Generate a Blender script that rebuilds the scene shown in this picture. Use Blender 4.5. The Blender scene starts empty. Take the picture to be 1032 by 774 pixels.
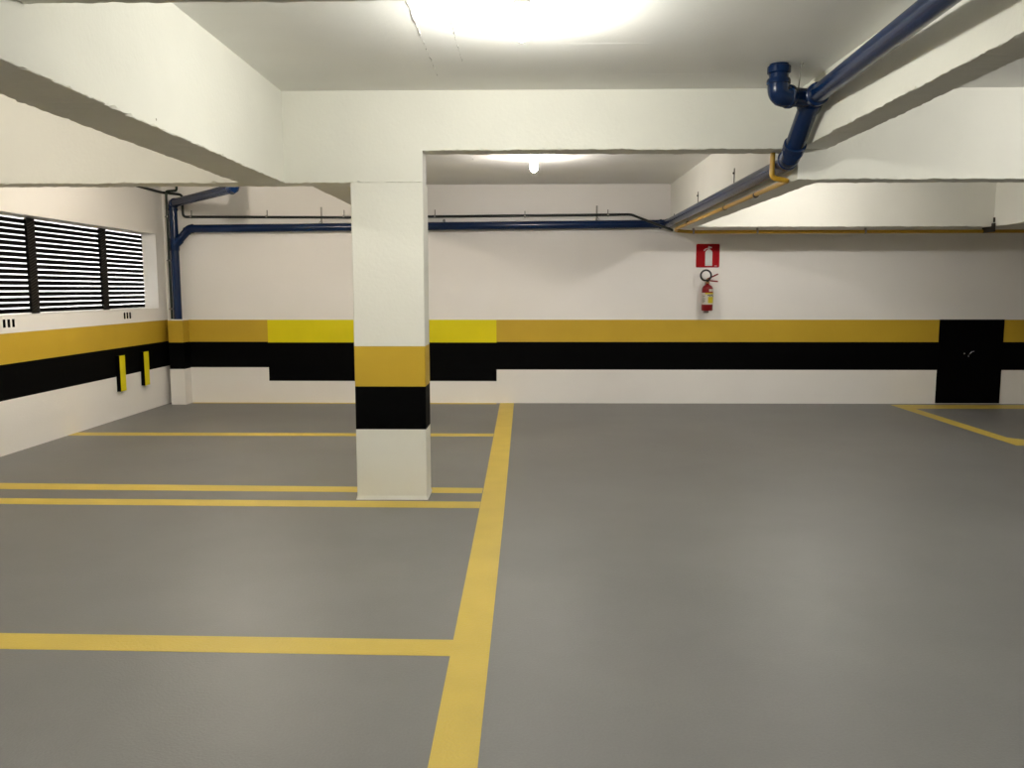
import bpy, bmesh, math, random
from mathutils import Vector, Matrix
random.seed(7)
C = bpy.context.scene.collection
sc = bpy.context.scene
PI = math.pi

# ------------------------------------------------------------------ measures (metres)
XL, XR = -5.066, 9.5            # side walls
YB, YN = 11.528, -7.0           # back wall, wall behind the camera
ZC = 3.03                       # ceiling
YC, YC2 = 6.142, 6.35           # transverse beam line, front and back face
ZB = 1.176                      # top of the painted band

# ------------------------------------------------------------------ materials
def nodes(name):
    m = bpy.data.materials.new(name); m.use_nodes = True
    nt = m.node_tree; b = nt.nodes['Principled BSDF']
    return m, nt, b

def paint(name, col, rough=0.6, bump=0.15, scale=60.0, var=0.03, vscale=1.5, spec=0.4, pits=False, coat=0.0):
    """painted masonry: soft large-scale tone variation, roller-texture bump, optional pin holes"""
    m, nt, b = nodes(name); N = nt.nodes; L = nt.links
    tc = N.new('ShaderNodeTexCoord')
    n1 = N.new('ShaderNodeTexNoise'); n1.inputs['Scale'].default_value = vscale; n1.inputs['Detail'].default_value = 5
    L.new(tc.outputs['Object'], n1.inputs['Vector'])
    r = N.new('ShaderNodeValToRGB'); L.new(n1.outputs['Fac'], r.inputs['Fac'])
    r.color_ramp.elements[0].position = 0.3; r.color_ramp.elements[1].position = 0.7
    r.color_ramp.elements[0].color = (*[c*(1-var) for c in col], 1)
    r.color_ramp.elements[1].color = (*[min(1, c*(1+var)) for c in col], 1)
    out = r.outputs['Color']
    if pits:
        v = N.new('ShaderNodeTexVoronoi'); v.inputs['Scale'].default_value = 3.1; v.inputs['Randomness'].default_value = 1
        L.new(tc.outputs['Object'], v.inputs['Vector'])
        cr = N.new('ShaderNodeValToRGB'); L.new(v.outputs['Distance'], cr.inputs['Fac'])
        cr.color_ramp.elements[0].position = 0.016; cr.color_ramp.elements[0].color = (0.35, 0.33, 0.28, 1)
        cr.color_ramp.elements[1].position = 0.024; cr.color_ramp.elements[1].color = (1, 1, 1, 1)
        mx = N.new('ShaderNodeMix'); mx.data_type = 'RGBA'; mx.blend_type = 'MULTIPLY'; mx.inputs[0].default_value = 1
        L.new(out, mx.inputs[6]); L.new(cr.outputs['Color'], mx.inputs[7]); out = mx.outputs[2]
    L.new(out, b.inputs['Base Color'])
    n2 = N.new('ShaderNodeTexNoise'); n2.inputs['Scale'].default_value = scale; n2.inputs['Detail'].default_value = 6
    L.new(tc.outputs['Object'], n2.inputs['Vector'])
    bp = N.new('ShaderNodeBump'); bp.inputs['Strength'].default_value = bump; bp.inputs['Distance'].default_value = 0.01
    L.new(n2.outputs['Fac'], bp.inputs['Height']); L.new(bp.outputs['Normal'], b.inputs['Normal'])
    b.inputs['Roughness'].default_value = rough; b.inputs['Specular IOR Level'].default_value = spec
    b.inputs['Coat Weight'].default_value = coat
    return m

def plain(name, col, rough=0.5, metal=0.0, spec=0.5, var=0.06, scale=25):
    m, nt, b = nodes(name); N = nt.nodes; L = nt.links
    tc = N.new('ShaderNodeTexCoord'); n = N.new('ShaderNodeTexNoise'); n.inputs['Scale'].default_value = scale
    L.new(tc.outputs['Object'], n.inputs['Vector'])
    r = N.new('ShaderNodeValToRGB'); L.new(n.outputs['Fac'], r.inputs['Fac'])
    r.color_ramp.elements[0].color = (*[c*(1-var) for c in col], 1); r.color_ramp.elements[1].color = (*[min(1, c*(1+var)) for c in col], 1)
    L.new(r.outputs['Color'], b.inputs['Base Color'])
    b.inputs['Roughness'].default_value = rough; b.inputs['Metallic'].default_value = metal
    b.inputs['Specular IOR Level'].default_value = spec
    return m

M = {}
M['white'] = paint('white wall paint', (0.835, 0.81, 0.775), 0.75, 0.15, 45, 0.02, 1.2, 0.2)
M['cream'] = paint('cream beam paint', (0.775, 0.765, 0.695), 0.7, 0.18, 40, 0.025, 2.0, 0.25, pits=True)
M['ceil'] = paint('ceiling paint', (0.87, 0.865, 0.83), 0.8, 0.12, 30, 0.04, 1.0, 0.2)
M['ochre'] = paint('ochre band paint', (0.54, 0.355, 0.028), 0.5, 0.2, 60, 0.03, 3, 0.3)
M['bright'] = paint('lemon yellow band paint', (0.72, 0.62, 0.0), 0.5, 0.2, 60, 0.03, 3, 0.3)
M['black'] = paint('black band paint', (0.0012, 0.0012, 0.0014), 0.6, 0.1, 60, 0.05, 3, 0.04)
M['line'] = paint('yellow floor paint', (0.60, 0.44, 0.075), 0.5, 0.3, 70, 0.05, 4, 0.35)
M['blue'] = plain('blue pipe paint', (0.0008, 0.014, 0.062), 0.25, 0, 0.4, 0.1)
M['dark'] = plain('dark conduit', (0.004, 0.008, 0.006), 0.35, 0, 0.5)
M['gas'] = plain('yellow pipe paint', (0.50, 0.28, 0.015), 0.35, 0, 0.5, 0.15, 12)
M['steel'] = plain('weathered steel', (0.30, 0.29, 0.26), 0.5, 0.6)
M['rust'] = plain('dark clamp', (0.03, 0.025, 0.02), 0.6, 0.3)
M['red'] = plain('red enamel', (0.20, 0.002, 0.005), 0.4, 0, 0.3)
M['signred'] = plain('sign red', (0.33, 0.001, 0.004), 0.6, 0, 0.15)
M['signwhite'] = plain('sign white', (0.62, 0.64, 0.62), 0.55)
M['rubber'] = plain('black rubber', (0.008, 0.008, 0.008), 0.45)
M['brass'] = plain('brass', (0.45, 0.30, 0.12), 0.35, 0.8)
M['labely'] = plain('label yellow', (0.55, 0.45, 0.01), 0.5)
M['labelw'] = plain('label grey white', (0.50, 0.48, 0.42), 0.5)
M['louvre'] = plain('black louvre metal', (0.0012, 0.0012, 0.0012), 0.6, 0, 0.05)
M['mullion'] = plain('dark mullion metal', (0.004, 0.0033, 0.0028), 0.5, 0, 0.15)
M['rib'] = plain('mullion rib', (0.022, 0.017, 0.013), 0.5, 0, 0.3)
M['lip'] = plain('white slat edge', (0.90, 0.90, 0.90), 0.5, var=.02)
M['reveal'] = plain('bright white reveal paint', (0.93, 0.92, 0.90), 0.6, var=.02, scale=4)
M['socket'] = plain('white ceramic socket', (0.75, 0.74, 0.70), 0.4)
M['chrome'] = plain('handle metal', (0.6, 0.62, 0.68), 0.25, 0.9)

def floor_mat():
    m, nt, b = nodes('grey floor paint'); N = nt.nodes; L = nt.links
    tc = N.new('ShaderNodeTexCoord')
    n1 = N.new('ShaderNodeTexNoise'); n1.inputs['Scale'].default_value = 0.9; n1.inputs['Detail'].default_value = 8; n1.inputs['Roughness'].default_value = 0.6
    L.new(tc.outputs['Object'], n1.inputs['Vector'])
    r = N.new('ShaderNodeValToRGB'); L.new(n1.outputs['Fac'], r.inputs['Fac'])
    r.color_ramp.elements[0].position = 0.3; r.color_ramp.elements[1].position = 0.7
    r.color_ramp.elements[0].color = (0.160, 0.158, 0.155, 1); r.color_ramp.elements[1].color = (0.190, 0.188, 0.183, 1)
    n3 = N.new('ShaderNodeTexNoise'); n3.inputs['Scale'].default_value = 90; n3.inputs['Detail'].default_value = 4
    L.new(tc.outputs['Object'], n3.inputs['Vector'])
    r3 = N.new('ShaderNodeValToRGB'); L.new(n3.outputs['Fac'], r3.inputs['Fac'])
    r3.color_ramp.elements[0].position = 0.3; r3.color_ramp.elements[0].color = (0.93, 0.93, 0.93, 1)
    r3.color_ramp.elements[1].position = 0.7; r3.color_ramp.elements[1].color = (1, 1, 1, 1)
    mx = N.new('ShaderNodeMix'); mx.data_type = 'RGBA'; mx.blend_type = 'MULTIPLY'; mx.inputs[0].default_value = 1
    L.new(r.outputs['Color'], mx.inputs[6]); L.new(r3.outputs['Color'], mx.inputs[7])
    L.new(mx.outputs[2], b.inputs['Base Color'])
    bp = N.new('ShaderNodeBump'); bp.inputs['Strength'].default_value = 0.3; bp.inputs['Distance'].default_value = 0.004
    L.new(n3.outputs['Fac'], bp.inputs['Height']); L.new(bp.outputs['Normal'], b.inputs['Normal'])
    b.inputs['Roughness'].default_value = 0.46; b.inputs['Specular IOR Level'].default_value = 0.4
    return m
M['floor'] = floor_mat()

# ------------------------------------------------------------------ helpers
def obj(name, bm, mats, parent=None, smooth=False):
    me = bpy.data.meshes.new(name)
    bmesh.ops.recalc_face_normals(bm, faces=bm.faces) if smooth is not None else None
    if smooth:
        for f in bm.faces: f.smooth = True
    bm.to_mesh(me); bm.free()
    if not isinstance(mats, (list, tuple)): mats = [mats]
    for m in mats: me.materials.append(M[m] if isinstance(m, str) else m)
    if smooth: me.set_sharp_from_angle(angle=math.radians(40))
    o = bpy.data.objects.new(name, me); C.objects.link(o)
    if parent: o.parent = parent; o.matrix_parent_inverse = parent.matrix_basis.inverted()
    return o

def tag(o, label=None, cat=None, group=None, kind=None):
    if label: o['label'] = label
    if cat: o['category'] = cat
    if group: o['group'] = group
    if kind: o['kind'] = kind
    return o

def thing(name, label, cat, loc=(0, 0, 0), group=None):
    o = bpy.data.objects.new(name, None); C.objects.link(o); o.location = loc
    return tag(o, label, cat, group)

def add_box(bm, x0, x1, y0, y1, z0, z1, bev=0.0, mi=0):
    b2 = bmesh.new()
    bmesh.ops.create_cube(b2, size=1)
    bmesh.ops.scale(b2, vec=(x1-x0, y1-y0, z1-z0), verts=b2.verts)
    bmesh.ops.translate(b2, vec=((x0+x1)/2, (y0+y1)/2, (z0+z1)/2), verts=b2.verts)
    if bev: bmesh.ops.bevel(b2, geom=b2.edges[:], offset=bev, segments=2, affect='EDGES', profile=0.5)
    for f in b2.faces: f.material_index = mi
    merge(bm, b2)

def merge(bm, b2):
    mp = {v: bm.verts.new(v.co) for v in b2.verts}
    for f in b2.faces:
        nf = bm.faces.new([mp[v] for v in f.verts]); nf.material_index = f.material_index; nf.smooth = f.smooth
    b2.free()

def fillet(pts, r, seg=8):
    pts = [Vector(p) for p in pts]; out = [pts[0]]
    for i in range(1, len(pts)-1):
        a, b, c = pts[i-1], pts[i], pts[i+1]
        d1, d2 = (a-b), (c-b)
        rr = min(r, d1.length*0.49, d2.length*0.49)
        p1, p2 = b+d1.normalized()*rr, b+d2.normalized()*rr
        for k in range(seg+1):
            t = k/seg; out.append((1-t)**2*p1 + 2*t*(1-t)*b + t*t*p2)
    out.append(pts[-1]); return out

def sweep(bm, pts, r, n=20, cap=True, mi=0):
    pts = [Vector(p) for p in pts]
    rs = r if isinstance(r, (list, tuple)) else [r]*len(pts)
    rings = []; nrm = None
    for i, p in enumerate(pts):
        t = (pts[min(i+1, len(pts)-1)] - pts[max(i-1, 0)]).normalized()
        if nrm is None:
            nrm = t.orthogonal().normalized()
        else:
            nrm = (nrm - t*nrm.dot(t)).normalized()
        bn = t.cross(nrm)
        rings.append([bm.verts.new(p + (nrm*math.cos(2*PI*k/n) + bn*math.sin(2*PI*k/n))*rs[i]) for k in range(n)])
    for a, b in zip(rings, rings[1:]):
        for k in range(n):
            f = bm.faces.new([a[k], a[(k+1) % n], b[(k+1) % n], b[k]]); f.material_index = mi
    if cap:
        bm.faces.new(rings[0][::-1]).material_index = mi; bm.faces.new(rings[-1]).material_index = mi

def pipe(name, pts, r, mat, parent=None, fr=0.0, n=24):
    bm = bmesh.new(); sweep(bm, fillet(pts, fr) if fr else pts, r, n)
    return obj(name, bm, mat, parent, smooth=True)

def elbow(parent, a, b, c, r, arm, mat='blue', name='elbow'):
    """socket elbow: bend with a thicker bell and rim at both ends"""
    a, b, c = Vector(a), Vector(b), Vector(c)
    u, w = (a-b).normalized(), (c-b).normalized()
    bm = bmesh.new()
    sweep(bm, fillet([b+u*arm, b, b+w*arm], arm*0.8, 12), r*1.09, 28)
    for d in (u, w):
        e = b + d*arm
        sweep(bm, [e-d*r*0.55, e-d*r*0.5, e-d*0.01, e], [r*1.10, r*1.2, r*1.2, r*1.12], 28)
    return obj(name, bm, mat, parent, smooth=True)

def collar(parent, p, d, r, ln, mat='blue', name='coupling'):
    p, d = Vector(p), Vector(d).normalized(); bm = bmesh.new()
    sweep(bm, [p-d*ln/2, p-d*ln/2+d*.006, p+d*ln/2-d*.006, p+d*ln/2], [r*1.06, r*1.18, r*1.18, r*1.06], 28)
    return obj(name, bm, mat, parent, smooth=True)

def lathe(bm, prof, origin=(0, 0, 0), n=28, mi=0):
    """prof: (radius, z) list"""
    o = Vector(origin); rings = []
    for r, z in prof:
        rings.append([bm.verts.new(o+Vector((max(r, 1e-4)*math.cos(2*PI*k/n), max(r, 1e-4)*math.sin(2*PI*k/n), z))) for k in range(n)])
    for a, b in zip(rings, rings[1:]):
        for k in range(n):
            bm.faces.new([a[k], a[(k+1) % n], b[(k+1) % n], b[k]]).material_index = mi
    bm.faces.new(rings[0][::-1]); bm.faces.new(rings[-1])

def wall_grid(us, zs, place, matf, hole=lambda u, z: False):
    bm = bmesh.new(); V = {}
    def v(i, j):
        if (i, j) not in V: V[i, j] = bm.verts.new(place(us[i], zs[j]))
        return V[i, j]
    for i in range(len(us)-1):
        for j in range(len(zs)-1):
            uc, zc = (us[i]+us[i+1])/2, (zs[j]+zs[j+1])/2
            if hole(uc, zc): continue
            f = bm.faces.new([v(i, j), v(i+1, j), v(i+1, j+1), v(i, j+1)]); f.material_index = matf(uc, zc)
    return bm

# ------------------------------------------------------------------ setting: floor
bm = bmesh.new(); add_box(bm, XL-1.6, XR+.2, YN-.2, YB+.2, -0.15, 0)
floor = tag(obj('floor', bm, 'floor'), kind='structure')

def flat(name, poly, mat, z=0.0012, th=0.0012):
    """a coat of paint lying on the floor"""
    bm = bmesh.new()
    top = [bm.verts.new((x, y, z)) for x, y in poly]; bot = [bm.verts.new((x, y, z-th)) for x, y in poly]
    bm.faces.new(top); bm.faces.new(bot[::-1])
    for i in range(len(poly)):
        j = (i+1) % len(poly); bm.faces.new([top[i], bot[i], bot[j], top[j]])
    return obj(name, bm, mat, floor)
flat('lane_line', [(-.325, 0.8), (-.165, 0.8), (-.165, 5.7), (-.186, YB), (-.383, YB), (-.350, 6.5)], 'line', 0.0016)
flat('bay_line', [(XL, 8.86), (-.37, 8.876), (-.37, 9.045), (XL, 9.05)], 'line')
flat('bay_line', [(XL, 6.44), (-.355, 6.345), (-.355, 6.515), (XL, 6.645)], 'line')
flat('bay_line', [(XL, 5.985), (-.35, 5.90), (-.35, 6.085), (XL, 6.145)], 'line')
flat('bay_line', [(XL, 3.535), (-.33, 3.445), (-.33, 3.612), (XL, 3.70)], 'line')
flat('bay_line', [(-4.74, 11.455), (-.43, 11.40), (-.43, YB), (-4.74, YB)], 'line')
flat('corner_line', [(5.05, 11.42), (5.03, 8.42), (8.0, 8.42), (8.0, 8.74), (5.32, 8.74), (5.20, 8.88), (5.22, 11.05), (9.0, 11.08), (9.0, 11.42)], 'line')

# ------------------------------------------------------------------ setting: walls
def back_mat(x, z):
    if z > ZB: return 0
    if -3.655 < x < -0.43:
        return 2 if z > .857 else (3 if z > .312 else 0)
    if z > .866: return 1
    return 3 if z > (.505 if x < -3.6 else .476) else 0
bm = wall_grid([XL, -3.655, -.43, XR], [0, .312, .476, .505, .857, .866, ZB, ZC], lambda u, z: (u, YB, z), back_mat)
tag(obj('wall_back', bm, ['white', 'ochre', 'bright', 'black']), kind='structure')

# left wall with the louvred opening and two groups of weep slots
OY0, OY1, OZ0, OZ1 = 6.62, 11.27, 1.345, 2.352
slots = []
for base in (7.87, 10.27):
    for k in range(3): slots.append((base+.072*k, base+.072*k+.042, 1.232, 1.312))
ys = sorted({YN, YB, OY0, OY1} | {s[0] for s in slots} | {s[1] for s in slots})
zs = [0, .53, .878, ZB, 1.232, 1.312, OZ0, OZ1, ZC]
def lhole(y, z):
    if OY0 < y < OY1 and OZ0 < z < OZ1: return True
    return any(a < y < b and c < z < d for a, b, c, d in slots)
bm = wall_grid(ys, zs, lambda u, z: (XL, u, z), lambda y, z: 1 if .878 < z < ZB else (2 if .53 < z < .878 else 0), lhole)
def recess(bm, y0, y1, z0, z1, d, mi_side, mi_back):
    x1 = XL-d
    A = [bm.verts.new((XL, y, z)) for y, z in ((y0, z0), (y1, z0), (y1, z1), (y0, z1))]
    B = [bm.verts.new((x1, y, z)) for y, z in ((y0, z0), (y1, z0), (y1, z1), (y0, z1))]
    for k in range(4):
        bm.faces.new([A[k], A[(k+1) % 4], B[(k+1) % 4], B[k]]).material_index = mi_side
    if mi_back is not None: bm.faces.new(B).material_index = mi_back
for s in slots: recess(bm, *s, .06, 2, 2)
recess(bm, OY0, OY1, OZ0, OZ1, .20, 3, None)
bmesh.ops.recalc_face_normals(bm, faces=bm.faces)
tag(obj('wall_left', bm, ['white', 'ochre', 'black', 'reveal'], smooth=None), kind='structure')

bm = wall_grid([YN, YB], [0, .476, .866, ZB, ZC], lambda u, z: (XR, u, z), lambda y, z: 2 if .476 < z < .866 else (1 if .866 < z < ZB else 0))
tag(obj('wall_right', bm, ['white', 'ochre', 'black']), kind='structure')
bm = wall_grid([XL, XR], [0, .476, .866, ZB, ZC], lambda u, z: (u, YN, z), lambda y, z: 2 if .476 < z < .866 else (1 if .866 < z < ZB else 0))
tag(obj('wall_front', bm, ['white', 'ochre', 'black']), kind='structure')

TUBE = 170
# louvres in the opening
win = bpy.data.objects.new('window_1', None); C.objects.link(win); win.location = (XL-.2, (OY0+OY1)/2, OZ0)
tag(win, kind='structure')
LX = XL-.185                                   # inner face of the louvres
mull = [7.215, 8.715, 10.20]; mw = .072
bm = bmesh.new()
for a, b, c, d in ((OY0, OY1, OZ1-.012, OZ1), (OY0, OY1, OZ0, OZ0+.012), (OY0, OY0+.012, OZ0+.012, OZ1-.012), (OY1-.012, OY1, OZ0+.012, OZ1-.012)):
    add_box(bm, LX-.015, LX+.004, a, b, c, d)
obj('window_frame', bm, 'lip', win)
edges = [OY0+.012] + [e for m_ in mull for e in (m_-mw, m_+mw)] + [OY1-.012]
NS = 17; pitch = (OZ1-OZ0-.024)/NS
for k in range(0, len(edges), 2):
    y0, y1 = edges[k], edges[k+1]
    bm = bmesh.new()
    for i in range(NS):
        z = OZ0+.012+pitch*(i+.45)
        add_box(bm, LX-.010, LX, y0, y1, z-.0245, z+.0195)                       # black blade, gap of open air above it
    obj('louvre_panel', bm, 'louvre', win)
for m_ in mull:
    bm = bmesh.new()
    add_box(bm, LX-.014, LX+.012, m_-mw, m_+mw, OZ0+.004, OZ1-.004)
    z = OZ0+.03                                  # raised slanting ribs along the post
    while z < OZ1-.07:
        w = .008; vs = []
        for xx in (LX+.012, LX+.017):
            vs += [bm.verts.new(p) for p in ((xx, m_-mw+.01, z), (xx, m_+mw-.01, z+.05), (xx, m_+mw-.01, z+.05+w), (xx, m_-mw+.01, z+w))]
        for q in ((4, 5, 6, 7), (0, 1, 5, 4), (1, 2, 6, 5), (2, 3, 7, 6), (3, 0, 4, 7)): bm.faces.new([vs[t] for t in q]).material_index = 1
        z += .03
    obj('mullion', bm, ['mullion', 'rib'], win)

# lit air shaft outside the louvres
SX = XL-1.45
bm = bmesh.new()
add_box(bm, SX-.1, SX, YN, YB+.2, 0, ZC); add_box(bm, SX, XL-.2, YB+.05, YB+.2, 0, ZC); add_box(bm, SX, XL-.2, 3.9, 4.0, 0, ZC)
tag(obj('wall_shaft', bm, 'reveal'), kind='structure')
bm = bmesh.new(); add_box(bm, XL-.2, XL-.19, YN, YB+.05, 0, OZ0); add_box(bm, XL-.2, XL-.19, YN, YB+.05, OZ1, ZC); add_box(bm, XL-.2, XL-.19, YN, OY0, OZ0, OZ1); add_box(bm, XL-.2, XL-.19, OY1, YB+.05, OZ0, OZ1)
tag(obj('wall_outer', bm, 'white'), kind='structure')
tl = thing('tube_lamp', 'long tube lamp low in the air shaft outside the louvres, seen only by its light', 'lamp', (XL-1.05, 9, .0))
tm, nt_, tb = nodes('lit tube'); tb.inputs['Emission Color'].default_value = (.97, .98, 1, 1); tb.inputs['Emission Strength'].default_value = TUBE
bm = bmesh.new(); sweep(bm, [(XL-1.05, 6.8, .58), (XL-1.05, 10.9, .58)], .02, 10); obj('tube', bm, tm, tl, smooth=True)
bm = bmesh.new(); add_box(bm, XL-1.10, XL-1.0, 6.75, 10.95, 0, .55, .005); obj('lamp_plinth', bm, 'socket', tl)

# boxed-in foot of the riser in the corner
def banded(name, x0, x1, y0, y1, z1, cuts, mats, bev=.006, flare=0.0):
    bm = bmesh.new(); bmesh.ops.create_cube(bm, size=1)
    bmesh.ops.scale(bm, vec=(x1-x0, y1-y0, z1), verts=bm.verts)
    bmesh.ops.translate(bm, vec=((x0+x1)/2, (y0+y1)/2, z1/2), verts=bm.verts)
    ve = [e for e in bm.edges if abs(e.verts[0].co.z-e.verts[1].co.z) > z1*.5]
    bmesh.ops.bevel(bm, geom=ve, offset=bev, segments=2, affect='EDGES', profile=.5)
    for cz in [.03]+[c for c in cuts]:
        bmesh.ops.bisect_plane(bm, geom=bm.verts[:]+bm.edges[:]+bm.faces[:], plane_co=(0, 0, cz), plane_no=(0, 0, 1))
    if flare:
        cx, cy = (x0+x1)/2, (y0+y1)/2
        for v in bm.verts:
            if v.co.z < .001: v.co.x += flare*(1 if v.co.x > cx else -1); v.co.y += flare*(1 if v.co.y > cy else -1)
    for f in bm.faces:
        z = f.calc_center_median().z
        f.material_index = 2 if cuts[0] < z < cuts[1] else (1 if cuts[1] < z < cuts[2] else 0)
    return obj(name, bm, mats)
cas = banded('pipe_casing', -4.975, -4.765, 11.31, YB, ZB+.012, [.50, .87, ZB-.002], ['white', 'ochre', 'black'])
tag(cas, 'low painted boxed pipe casing in the far left corner, under the vertical blue pipe', 'pipe casing')

# ------------------------------------------------------------------ ceiling and beams
bm = bmesh.new(); add_box(bm, XL-1.6, XR+.2, YN-.2, YB+.2, ZC, ZC+.2)
def seam(x, y0, y1):                            # ragged plaster ridge left between shuttering boards
    y = y0; prev = None
    while y < y1:
        w = random.uniform(.001, .0035) if random.random() > .35 else .0004
        h = random.uniform(.001, .004) if w > .0009 else .0003
        xx = x+random.uniform(-.004, .004)
        ring = [bm.verts.new((xx-w, y, ZC)), bm.verts.new((xx, y, ZC-h)), bm.verts.new((xx+w, y, ZC))]
        if prev:
            for k in (0, 1): bm.faces.new([prev[k], prev[k+1], ring[k+1], ring[k]]).material_index = int(random.random() < .6)
        prev = ring; y += random.uniform(.02, .06)
for x_, a_, b_ in ((-.605, 3.0, 5.75), (-.413, 3.0, 5.45), (-.60, 6.5, 9.4), (-.41, 6.5, 8.8)): seam(x_, a_, b_)
for x0_, x1_, y_ in ((.18, .75, 5.02), (.3, 1.5, 5.72)):   # faint cross seams
    prev = None; x = x0_
    while x < x1_:
        ring = [bm.verts.new((x, y_-.003, ZC)), bm.verts.new((x, y_+random.uniform(-.001, .001), ZC-random.uniform(.0004, .0015))), bm.verts.new((x, y_+.003, ZC))]
        if prev:
            for k in (0, 1): bm.faces.new([prev[k], prev[k+1], ring[k+1], ring[k]])
        prev = ring; x += .04
tag(obj('ceiling', bm, ['ceil', plain('shaded grey seam', (.25, .24, .22), .8)]), kind='structure')  # grey second material paints the ridges' shaded side onto stretches of seam

def beam(a0, a1, b0, b1, z0, axis, z1=ZC, j=.010, notch=0.14):
    """concrete beam, length a0..a1 along axis, width b0..b1, ragged lower arrises"""
    n = max(2, int((a1-a0)/.025)); bm = bmesh.new(); rings = []
    wob = [0.0, 0.0]
    def jit():
        d = abs(random.gauss(0, j*.3))
        if random.random() < notch: d += random.uniform(0, j*1.6)
        return d
    for i in range(n+1):
        a = a0+(a1-a0)*i/n
        e = [jit() for _ in range(4)] if 0 < i < n else [0]*4
        for q in (0, 1): wob[q] = wob[q]*.6+random.gauss(0, j*.16)
        w0, w1 = (wob if 0 < i < n else (0, 0))
        prof = [(b0, z1), (b0, z0+.001+w0+e[0]), (b0+.001+e[1], z0+w0), (b1-.001-e[2], z0+w1), (b1, z0+.001+w1+e[3]), (b1, z1)]
        rings.append([bm.verts.new((a, b, z) if axis == 'X' else (b, a, z)) for b, z in prof])
    for p, q in zip(rings, rings[1:]):
        for k in range(5): bm.faces.new([p[k], p[k+1], q[k+1], q[k]])
    bm.faces.new(rings[0]); bm.faces.new(rings[-1][::-1])
    return bm
def add_beam(bm): return tag(obj('ceiling_beam', bm, 'cream'), kind='structure')
XM = 1.962                                      # left face of the right lengthwise beams
add_beam(beam(XL, -.767, YC, YC2, 2.377, 'X'))                 # across, left, resting on the column
add_beam(beam(-.767, XM, YC, YC2, 2.607, 'X'))                 # across, right of the column
add_beam(beam(XM, XR, YC+.001, YC2, 2.391, 'X'))               # across, right bay
add_beam(beam(XL, XM, 2.80, 3.022, 2.607, 'X'))                # across, just ahead of the camera
add_beam(beam(YN, YC, -2.12, -1.7855, 2.377, 'Y'))             # lengthwise, left, near
add_beam(beam(YC2, YB, -2.12, -1.76, 2.607, 'Y'))              # lengthwise, left, far
add_beam(beam(YN, YC, XM, 2.172, 2.607, 'Y'))                  # lengthwise, right, near
add_beam(beam(YC2, YB, XM, 2.158, 2.391, 'Y'))              # lengthwise, right, far
add_beam(beam(YN, YC+.001, 5.94, 6.20, 2.391, 'Y'))
add_beam(beam(YC2, YB, 5.94, 6.20, 2.391, 'Y'))
add_beam(beam(2.158, 5.94, 10.75, YB, 2.391, 'X')); add_beam(beam(6.20, XR, 10.75, YB, 2.391, 'X'))   # deep beams against the back wall

col = banded('concrete_column', -1.300, -.765, YC, 6.42, 2.3765, [.545, .872, ZB], ['cream', 'ochre', 'black'], .008, .008)
tag(col, 'white rectangular concrete column with yellow and black painted bands', 'column')

# ------------------------------------------------------------------ door-like hatch
d = bpy.data.objects.new('door_1', None); C.objects.link(d); d.location = (6.15, YB, 0); tag(d, kind='structure')
bm = bmesh.new()
add_box(bm, 5.713, 6.60, YB-.012, YB+.01, .012, ZB+.004, .003)
add_box(bm, 5.735, 6.578, YB-.02, YB-.012, .03, ZB-.02, .003)
obj('door_panel', bm, 'black', d)
bm = bmesh.new()
sweep(bm, fillet([(6.125, YB-.018, .69), (6.125, YB-.055, .705), (6.145, YB-.06, .735), (6.185, YB-.055, .742)], .02), .007, 12)
bmesh.ops.create_uvsphere(bm, u_segments=14, v_segments=8, radius=.013, matrix=Matrix.Translation((6.065, YB-.026, .708)))
sweep(bm, [(6.125, YB-.02, .672), (6.125, YB-.026, .672)], .008, 12)
obj('door_handle', bm, 'chrome', d, smooth=True)

# ------------------------------------------------------------------ wall guards on the left wall
def guard(y, label):
    t = thing('wall_guard', label, 'wall guard', (XL, y, .345), 'yellow and black wall guards on the left wall')
    bm = bmesh.new(); add_box(bm, XL, XL+.05, y, y+.135, .345, .79, .004)
    obj('guard_block', bm, 'black', t)
    bm = bmesh.new(); add_box(bm, XL+.05, XL+.056, y+.002, y+.133, .347, .788, .002)
    obj('guard_face', bm, 'bright', t)
guard(9.995, 'short yellow-faced black wall guard on the left wall, the one farther from the corner')
guard(10.64, 'short yellow-faced black wall guard on the left wall, the one nearer the corner')

# ------------------------------------------------------------------ blue drain pipes
dr = thing('drain_pipe', 'blue painted drain pipes from the left corner along the back wall to the right beam', 'drain pipe', (-4.87, 11.42, ZB+.012))
R = .056
rz = 2.775; wz0, wz1 = 2.432, 2.486
ym = YB-.075
# riser + arm
pipe('riser', [(-4.872, 11.42, ZB+.012), (-4.872, 11.42, rz-.06)], R, 'blue', dr)
ae = Vector((-3.44, 9.80, rz+.01))
elbow(dr, (-4.872, 11.42, rz-1), (-4.872, 11.42, rz), ae, R*.97, .10)
pipe('upper_arm', [(-4.872, 11.42, rz), ae], R, 'blue', dr)
elbow(dr, (-4.872, 11.42, rz), ae, ae+Vector((0, 0, 1)), R, .11)
pipe('ceiling_stub', [ae, (ae.x, ae.y, ZC)], R, 'blue', dr)
# branch + wall run
pipe('branch', [(-4.872, 11.42, 2.21), (-4.665, 11.44, wz0)], R*.97, 'blue', dr)
bm = bmesh.new(); sweep(bm, [(-4.872, 11.42, 2.13), (-4.872, 11.42, 2.14), (-4.872, 11.42, 2.29), (-4.872, 11.42, 2.30)], [R*1.05, R*1.15, R*1.15, R*1.05], 28)
sweep(bm, [(-4.872, 11.42, 2.21), (-4.80, 11.427, 2.285), (-4.795, 11.427, 2.29)], [R*1.12, R*1.12, R], 28)
obj('wye_fitting', bm, 'blue', dr, smooth=True)
elbow(dr, (-4.872, 11.42, 2.21), (-4.665, 11.44, wz0), (-4, 11.44, wz0+.01), R*.96, .06)
pipe('wall_run', [(-4.665, 11.44, wz0), (1.87, ym, wz1)], R, 'blue', dr)
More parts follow.
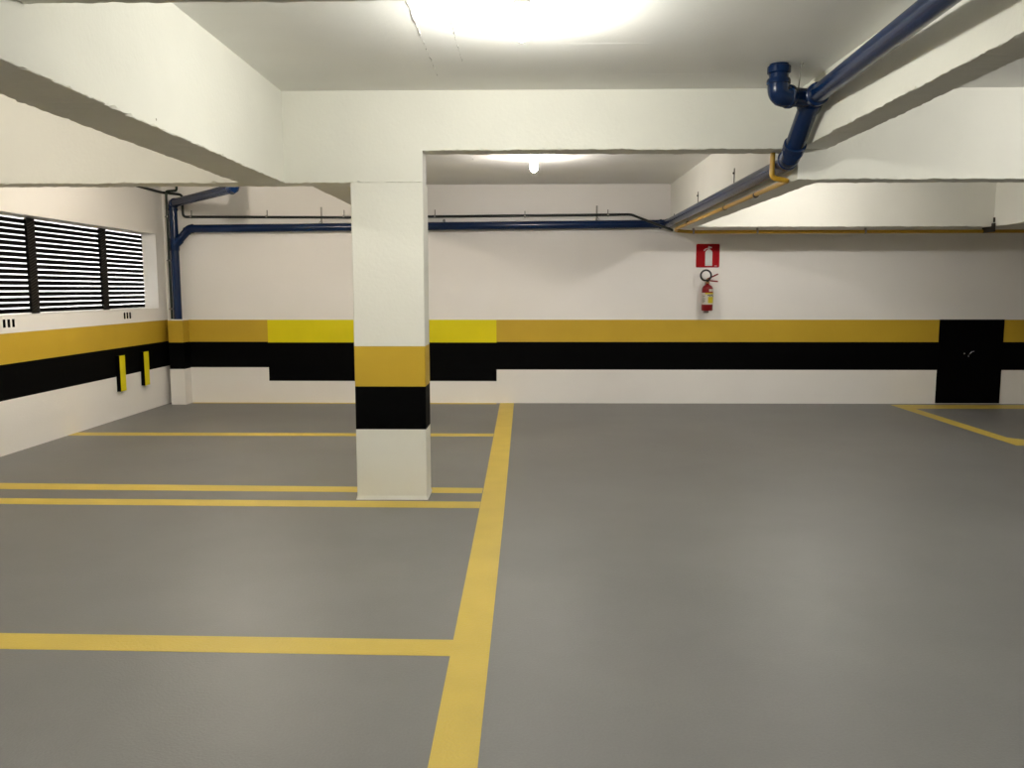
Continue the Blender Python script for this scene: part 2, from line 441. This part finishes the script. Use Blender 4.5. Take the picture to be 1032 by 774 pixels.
# run beneath the right beam
xf = 1.901
pf = Vector((xf, 11.40, 2.482)); pn = Vector((xf, 6.16, 2.515))
elbow(dr, (1.6, ym, wz1), (xf, 11.43, 2.482), (xf, 10, 2.482), R*.97, .10)
pipe('beam_run', [pf, pn], .058, 'blue', dr)
# wye and drop at the beam crossing
wy = Vector((1.862, 5.60, 2.840)); kn = Vector((1.868, 6.03, 2.525))
pipe('drop', [wy, kn], .066, 'blue', dr)
elbow(dr, wy, kn, pn+Vector((0, .4, 0)), .062, .085)
dv = (kn-wy).normalized()
collar(dr, kn-dv*.115, dv, .066, .05)
collar(dr, wy+dv*.05, dv, .066, .07)
far = Vector((1.845, -1.5, 3.0-.07))
nd = (Vector((1.7440,3.7380,2.8150))-wy).normalized()
pipe('near_run', [wy, wy+nd*2.52], .058, 'blue', dr)
pipe('near_run', [wy+nd*2.52, wy+nd*8], .058, 'blue', dr)
collar(dr, wy+nd*.12, nd, .062, .06)
# closet bend from the ceiling
cb = Vector((1.612, 5.50, 2.835))
elbow(dr, (cb.x, cb.y, 3.5), cb, wy, .062, .105, name='ceiling_bend')
pipe('ceiling_spigot', [(cb.x, cb.y, ZC), cb+Vector((0, 0, .06))], .060, 'blue', dr)
collar(dr, (cb.x, cb.y, ZC-.035), (0, 0, 1), .062, .05)
pipe('side_inlet', [cb, wy], .060, 'blue', dr)
bm = bmesh.new(); bmesh.ops.create_uvsphere(bm, u_segments=24, v_segments=14, radius=.074, matrix=Matrix.Translation(wy))
obj('wye_fitting', bm, 'blue', dr, smooth=True)
bm = bmesh.new(); sweep(bm, [(1.745, 5.46, ZC), (1.745, 5.50, 2.93), (1.75, 5.56, 2.80)], .004, 8)
bmesh.ops.create_uvsphere(bm, u_segments=10, v_segments=6, radius=.010, matrix=Matrix.Translation((1.745, 5.46, ZC-.004)))
obj('hanger_rod', bm, 'steel', dr, smooth=True)
# straps hanging the wall run
def strap(x, zt, zb_):
    bm = bmesh.new()
    add_box(bm, x-.012, x+.012, YB-.006, YB-.001, zb_, zt, .001)
    sweep(bm, [(x, YB-.006, zt-.02), (x, YB-.014, zt-.02)], .008, 10)
    sweep(bm, [(x-.02, ym-.0, zb_+.01), (x-.006, YB-.01, zb_+.06)], .004, 8); sweep(bm, [(x+.03, ym, zb_+.01), (x+.008, YB-.01, zb_+.06)], .004, 8)
    obj('pipe_strap', bm, 'steel', dr)
strap(-2.85, 2.73, 2.49); strap(.955, 2.74, 2.53); strap(-1.15, 2.56, 2.50)
for y_, zt, zb_ in ((8.0, 2.735, 2.53), (9.66, 2.71, 2.52), (11.2, 2.6, 2.50)):
    bm = bmesh.new(); add_box(bm, 1.955, XM-.001, y_-.009, y_+.009, zb_, zt, .001)
    sweep(bm, [(1.956, y_, zt-.045), (1.944, y_, zt-.045)], .009, 10)
    obj('pipe_strap', bm, 'rust', dr)

# ------------------------------------------------------------------ dark conduits
cd = thing('dark_conduit', 'thin dark conduit running along the back wall just above the blue pipe', 'conduit', (-2, 11.49, 2.6))
yk = YB-.030
pts = fillet([(XL+.024, 6.40, 2.936), (XL+.024, 11.46, 2.93), (XL+.026, yk, 2.93), (-4.768, yk, 2.90), (-4.768, yk, 2.60), (-2.5, yk, 2.587), (1.42, yk, 2.618), (1.60, 11.36, 2.53), (1.90, 10.96, 2.366)], .05)
bm = bmesh.new(); sweep(bm, pts, .017, 12); obj('conduit_tube', bm, 'dark', cd, smooth=True)
for x_, s in ((-4.66, .09), (-3.604, .09), (-2.533, .09), (-1.274, .09), (-.034, .07), (1.107, .075)):
    bm = bmesh.new(); zc_ = 2.60 if x_ < 0 else 2.612
    add_box(bm, x_-.007, x_+.007, YB-.008, YB-.001, zc_-.02, zc_+s)
    sweep(bm, [(x_-.012, yk, zc_), (x_+.012, yk, zc_)], .0205, 12)
    obj('pipe_clip', bm, 'steel', cd)
cv = thing('riser_conduit', 'thin dark green vertical conduit beside the blue riser in the left corner', 'conduit', (-4.965, 11.47, ZB))
bm = bmesh.new(); sweep(bm, fillet([(-4.972, 11.46, ZB+.0135), (-4.972, 11.46, 2.945), (-4.80, 11.40, 2.945), (-4.80, 11.40, ZC)], .03), .016, 12)
obj('conduit_tube', bm, plain('dark green conduit', (0.004, 0.018, 0.009), .35), cv, smooth=True)
for z_ in (1.33, 2.0, 2.6):
    bm = bmesh.new(); sweep(bm, [(-4.972, 11.46, z_-.01), (-4.972, 11.46, z_+.01)], .021, 12); add_box(bm, -5.01, -4.97, 11.463, YB, z_-.008, z_+.008)
    obj('pipe_clip', bm, 'steel', cv)

# ------------------------------------------------------------------ yellow gas pipe
gp = thing('gas_pipe', 'thin ochre yellow pipe along the back wall and the right beam face', 'gas pipe', (1.95, 11.4, 2.39))
gz = 2.399; gx = 1.934
bm = bmesh.new()
sweep(bm, fillet([(1.824, 6.31, 2.607), (1.824, 6.31, 2.425), (gx, 6.28, gz), (gx, 6.5, gz), (gx, 10.9, gz-.02)], .035), .019, 16)
obj('pipe_tube', bm, 'gas', gp, smooth=True)
bm = bmesh.new()
sweep(bm, fillet([(gx, 10.80, gz-.02), (gx, 10.95, 2.36), (2.15, 10.95, 2.342), (9.0, 10.95, 2.345)], .05), .023, 16)
obj('pipe_tube', bm, 'gas', gp, smooth=True)
for y_ in (10.1, 8.235, 7.14):
    bm = bmesh.new(); sweep(bm, [(gx, y_-.012, gz-.008), (gx, y_+.012, gz-.008)], .0245, 14); add_box(bm, gx, XM-.001, y_-.01, y_+.01, gz-.012, gz+.006)
    obj('pipe_clip', bm, 'rust', gp)
for x_ in (2.17, 3.0, 4.4):
    bm = bmesh.new(); sweep(bm, [(x_-.012, 10.95, 2.343), (x_+.012, 10.95, 2.343)], .027, 14); add_box(bm, x_-.01, x_+.01, 10.93, 10.97, 2.345, 2.392)
    obj('pipe_clip', bm, 'steel', gp)
bm = bmesh.new(); add_box(bm, 5.912, 5.938, 10.70, 10.97, 2.32, 2.43, .004); sweep(bm, [(5.925, 10.72, 2.44), (5.925, 10.72, 2.50)], .012, 10)
obj('pipe_clip', bm, 'rust', gp)

# ------------------------------------------------------------------ sign
sg = thing('extinguisher_sign', 'square red sign with white extinguisher symbol above the fire extinguisher', 'sign', (2.49, YB, 2.058))
def rounded(x0, x1, z0, z1, r, y0, y1):
    bm = bmesh.new(); pr = []
    for cx, cz, a in ((x1-r, z1-r, 0), (x0+r, z1-r, 90), (x0+r, z0+r, 180), (x1-r, z0+r, 270)):
        for k in range(7):
            t = math.radians(a+15*k); pr.append((cx+r*math.cos(t), cz+r*math.sin(t)))
    return prism(bm, pr, y0, y1)
def prism(bm, pr, y0, y1):
    A = [bm.verts.new((x, y0, z)) for x, z in pr]; B = [bm.verts.new((x, y1, z)) for x, z in pr]
    bm.faces.new(A); bm.faces.new(B[::-1])
    for i in range(len(pr)):
        j = (i+1) % len(pr); bm.faces.new([A[i], B[i], B[j], A[j]])
    return bm
S = .322; sx0, sz0 = 2.49-S/2, 2.058-S/2
obj('sign_plate', rounded(sx0, sx0+S, sz0, sz0+S, .018, YB-.006, YB-.0005), 'signred', sg)
bm = bmesh.new(); P = lambda u, v: (sx0+S*u, sz0+S*(1-v))
prism(bm, [P(.39, .93), P(.39, .36), P(.42, .29), P(.48, .24), P(.52, .23), P(.56, .23), P(.60, .24), P(.66, .29), P(.69, .36), P(.69, .93)], YB-.0085, YB-.0062)
prism(bm, [P(.51, .24), P(.50, .18), P(.58, .18), P(.57, .24)], YB-.0085, YB-.0062)
prism(bm, [P(.50, .17), P(.42, .185), P(.35, .225), P(.31, .28), P(.36, .30), P(.39, .255), P(.44, .225), P(.50, .21)], YB-.0085, YB-.0062)
prism(bm, [P(.50, .17), P(.50, .13), P(.54, .09), P(.58, .12), P(.66, .13), P(.66, .18), P(.58, .185)], YB-.0085, YB-.0062)
prism(bm, [P(.79, .925), P(.79, .945), P(.90, .945), P(.90, .925)], YB-.0085, YB-.0062)
obj('extinguisher_symbol', bm, 'signwhite', sg)

# ------------------------------------------------------------------ extinguisher
ex, ey = 2.475, YB-.11
et = thing('fire_extinguisher', 'red fire extinguisher with yellow label hanging on the back wall under the red sign', 'fire extinguisher', (ex, ey, 1.305))
bm = bmesh.new(); r = .076
lathe(bm, [(.03, 0), (r*.9, 0), (r, .012), (r, .285), (r*.95, .31), (r*.78, .335), (r*.45, .352), (.022, .358), (.022, .375)], (ex, ey, 1.305))
obj('cylinder_body', bm, 'red', et, smooth=True)
def band(z0, z1, a0, a1, rr, n=16):
    bm = bmesh.new(); p = None
    for k in range(n+1):
        a = math.radians(a0+(a1-a0)*k/n)
        q = [bm.verts.new((ex+rr_*math.cos(a), ey+rr_*math.sin(a), 1.305+z)) for rr_, z in ((rr, z0), (rr+.001, z0), (rr+.001, z1), (rr, z1))]
        if p:
            for t in range(4): bm.faces.new([p[t], p[(t+1) % 4], q[(t+1) % 4], q[t]])
        else: bm.faces.new(q)
        p = q
    bm.faces.new(p[::-1]); return bm
lb = obj('instruction_label', band(.085, .245, 180, 350, r), 'labelw', et, smooth=True); lb['label'] = 'pale instruction label'
obj('label_patch', band(.105, .19, 265, 340, r+.001), 'labely', lb, smooth=True)
obj('label_patch', band(.225, .245, 235, 345, r+.001), 'labely', lb, smooth=True)
bm = bmesh.new()
for a0, a1, z0, z1 in ((262, 275, .205, .219), (278, 292, .198, .214), (297, 312, .205, .220), (318, 334, .19, .212), (200, 214, .20, .208), (218, 232, .198, .206), (202, 226, .176, .182), (204, 240, .16, .166), (202, 232, .144, .150), (204, 238, .128, .134), (202, 228, .112, .118)):
    merge(bm, band(z0, z1, a0, a1, r+.0012, 5))
tag(obj('label_print', bm, 'rubber', lb), kind='stuff')
obj('inspection_sticker', band(.262, .295, 275, 335, r), 'labelw', et, smooth=True)
bm = bmesh.new(); lathe(bm, [(.024, .372), (.026, .38), (.026, .40), (.018, .405), (.018, .435), (.012, .44)], (ex, ey, 1.305), 16)
sweep(bm, [(ex, ey, 1.72), (ex-.045, ey-.01, 1.72)], .012, 12)
obj('valve', bm, 'brass', et, smooth=True)
bm = bmesh.new()
for dz, e in ((.445, .50), (.425, .398)):
    p0, p1 = Vector((ex-.005, ey, 1.305+dz-.012)), Vector((ex+.135, ey-.02, 1.305+e))
    sweep(bm, fillet([p0, p0.lerp(p1, .35), p1], .02), [.010]*len(fillet([p0, p0.lerp(p1, .35), p1], .02)), 8)
obj('handle', bm, 'red', et, smooth=True)
bm = bmesh.new(); pts = []
cx, cz = ex-.035, 1.785
for k in range(25):
    a = math.radians(-60+k*(340/24)); pts.append((cx+.072*math.cos(a), ey-.03-.0012*k, cz+.072*math.sin(a)))
pts = [(ex-.0, ey-.01, 1.72)]+pts[::-1][2:]+[(ex-.005, ey-.02, 1.70)]
sweep(bm, pts, .0125, 12); obj('hose', bm, 'rubber', et, smooth=True)
bm = bmesh.new(); add_box(bm, ex-.02, ex+.02, ey+.06, YB, 1.60, 1.70, .003); sweep(bm, [(ex, ey+.07, 1.68), (ex, ey+.02, 1.695)], .007, 8)
obj('wall_bracket', bm, 'steel', et)
bm = bmesh.new(); add_box(bm, ex-.03, ex+.03, ey+.02, YB, 1.275, 1.303, .004)
obj('wall_bracket', bm, 'steel', et)

# ------------------------------------------------------------------ lamps
def bulb(x, y, power, col, label, cat='light bulb'):
    t = thing('light_bulb', label, cat, (x, y, ZC), 'bare bulbs on the ceiling')
    bm = bmesh.new(); lathe(bm, [(.055, 0), (.055, -.012), (.03, -.022), (.026, -.055), (.02, -.058)], (x, y, ZC), 24)
    obj('lamp_holder', bm, 'socket', t, smooth=True)
    m, nt, b = nodes('lit bulb glass'); b.inputs['Base Color'].default_value = (1, 1, 1, 1)
    b.inputs['Emission Color'].default_value = (*col, 1)
    b.inputs['Emission Strength'].default_value = power
    bm = bmesh.new(); lathe(bm, [(.014, -.052), (.018, -.066), (.034, -.098), (.042, -.125), (.041, -.148), (.031, -.170), (.014, -.183), (.001, -.186)], (x, y, ZC), 24)
    g = bmesh.ops.recalc_face_normals(bm, faces=bm.faces)
    obj('bulb_glass', bm, m, t, smooth=True)
PW = 560
bulb(-.03, 4.33, PW, (1, .985, .90), 'glowing bare bulb on the ceiling in front of the cross beam')
bulb(.07, 9.0, PW*.75, (1, .93, .86), 'glowing bare bulb on the ceiling behind the cross beam, nearer the back wall')
bulb(-3.0, 8.4, PW*1.25, (1, .90, .76), 'bare bulb in the left bay, hidden behind the cross beam near the louvres')
bulb(-3.6, 4.4, PW*.6, (1, .93, .82), 'bare bulb in the near left bay, outside the picture')
bulb(3.25, 9.29, PW*.8, (1, .95, .88), 'bare bulb in the far right bay, hidden behind the right ceiling beam')
bulb(3.9, 4.3, PW*.8, (1, .98, .92), 'bare bulb in the near right bay, outside the picture')
for n_, (x_, t_) in enumerate(((-3.6, 'left bay'), (0, 'middle bay'), (3.9, 'right lane'))):
    bulb(x_, -.3, PW*.9, (1, .98, .90), 'bare bulb above and behind the camera in the %s, outside the picture' % t_)

w = bpy.data.worlds.new('World'); sc.world = w; w.use_nodes = True
w.node_tree.nodes['Background'].inputs[0].default_value = (0.01, 0.01, 0.012, 1)

# ------------------------------------------------------------------ camera
F, PITCH, YAW, ROLL = 828.92, .1147, .0185, -.0007
cp, sp, cr, sr, cy, sy = math.cos(PITCH), math.sin(PITCH), math.cos(ROLL), math.sin(ROLL), math.cos(YAW), math.sin(YAW)
f = Vector((0, cp, -sp)); u = Vector((0, sp, cp)); ri = Vector((1, 0, 0))
ri, u = ri*cr+u*sr, -ri*sr+u*cr
Z = Matrix.Rotation(YAW, 3, 'Z'); f, u, ri = Z@f, Z@u, Z@ri
cam = bpy.data.cameras.new('Camera'); co = bpy.data.objects.new('Camera', cam); C.objects.link(co)
cam.sensor_width = 36; cam.sensor_fit = 'HORIZONTAL'; cam.lens = F/1032*36; cam.clip_start = .05
mt = Matrix((ri, u, -f)).transposed().to_4x4(); mt.translation = (0, 0, 1.6); co.matrix_world = mt
sc.camera = co
vs = sc.view_settings; vs.view_transform = 'Standard'; vs.look = 'None'; vs.gamma = 1; vs.use_curve_mapping = False; vs.exposure = 0.80
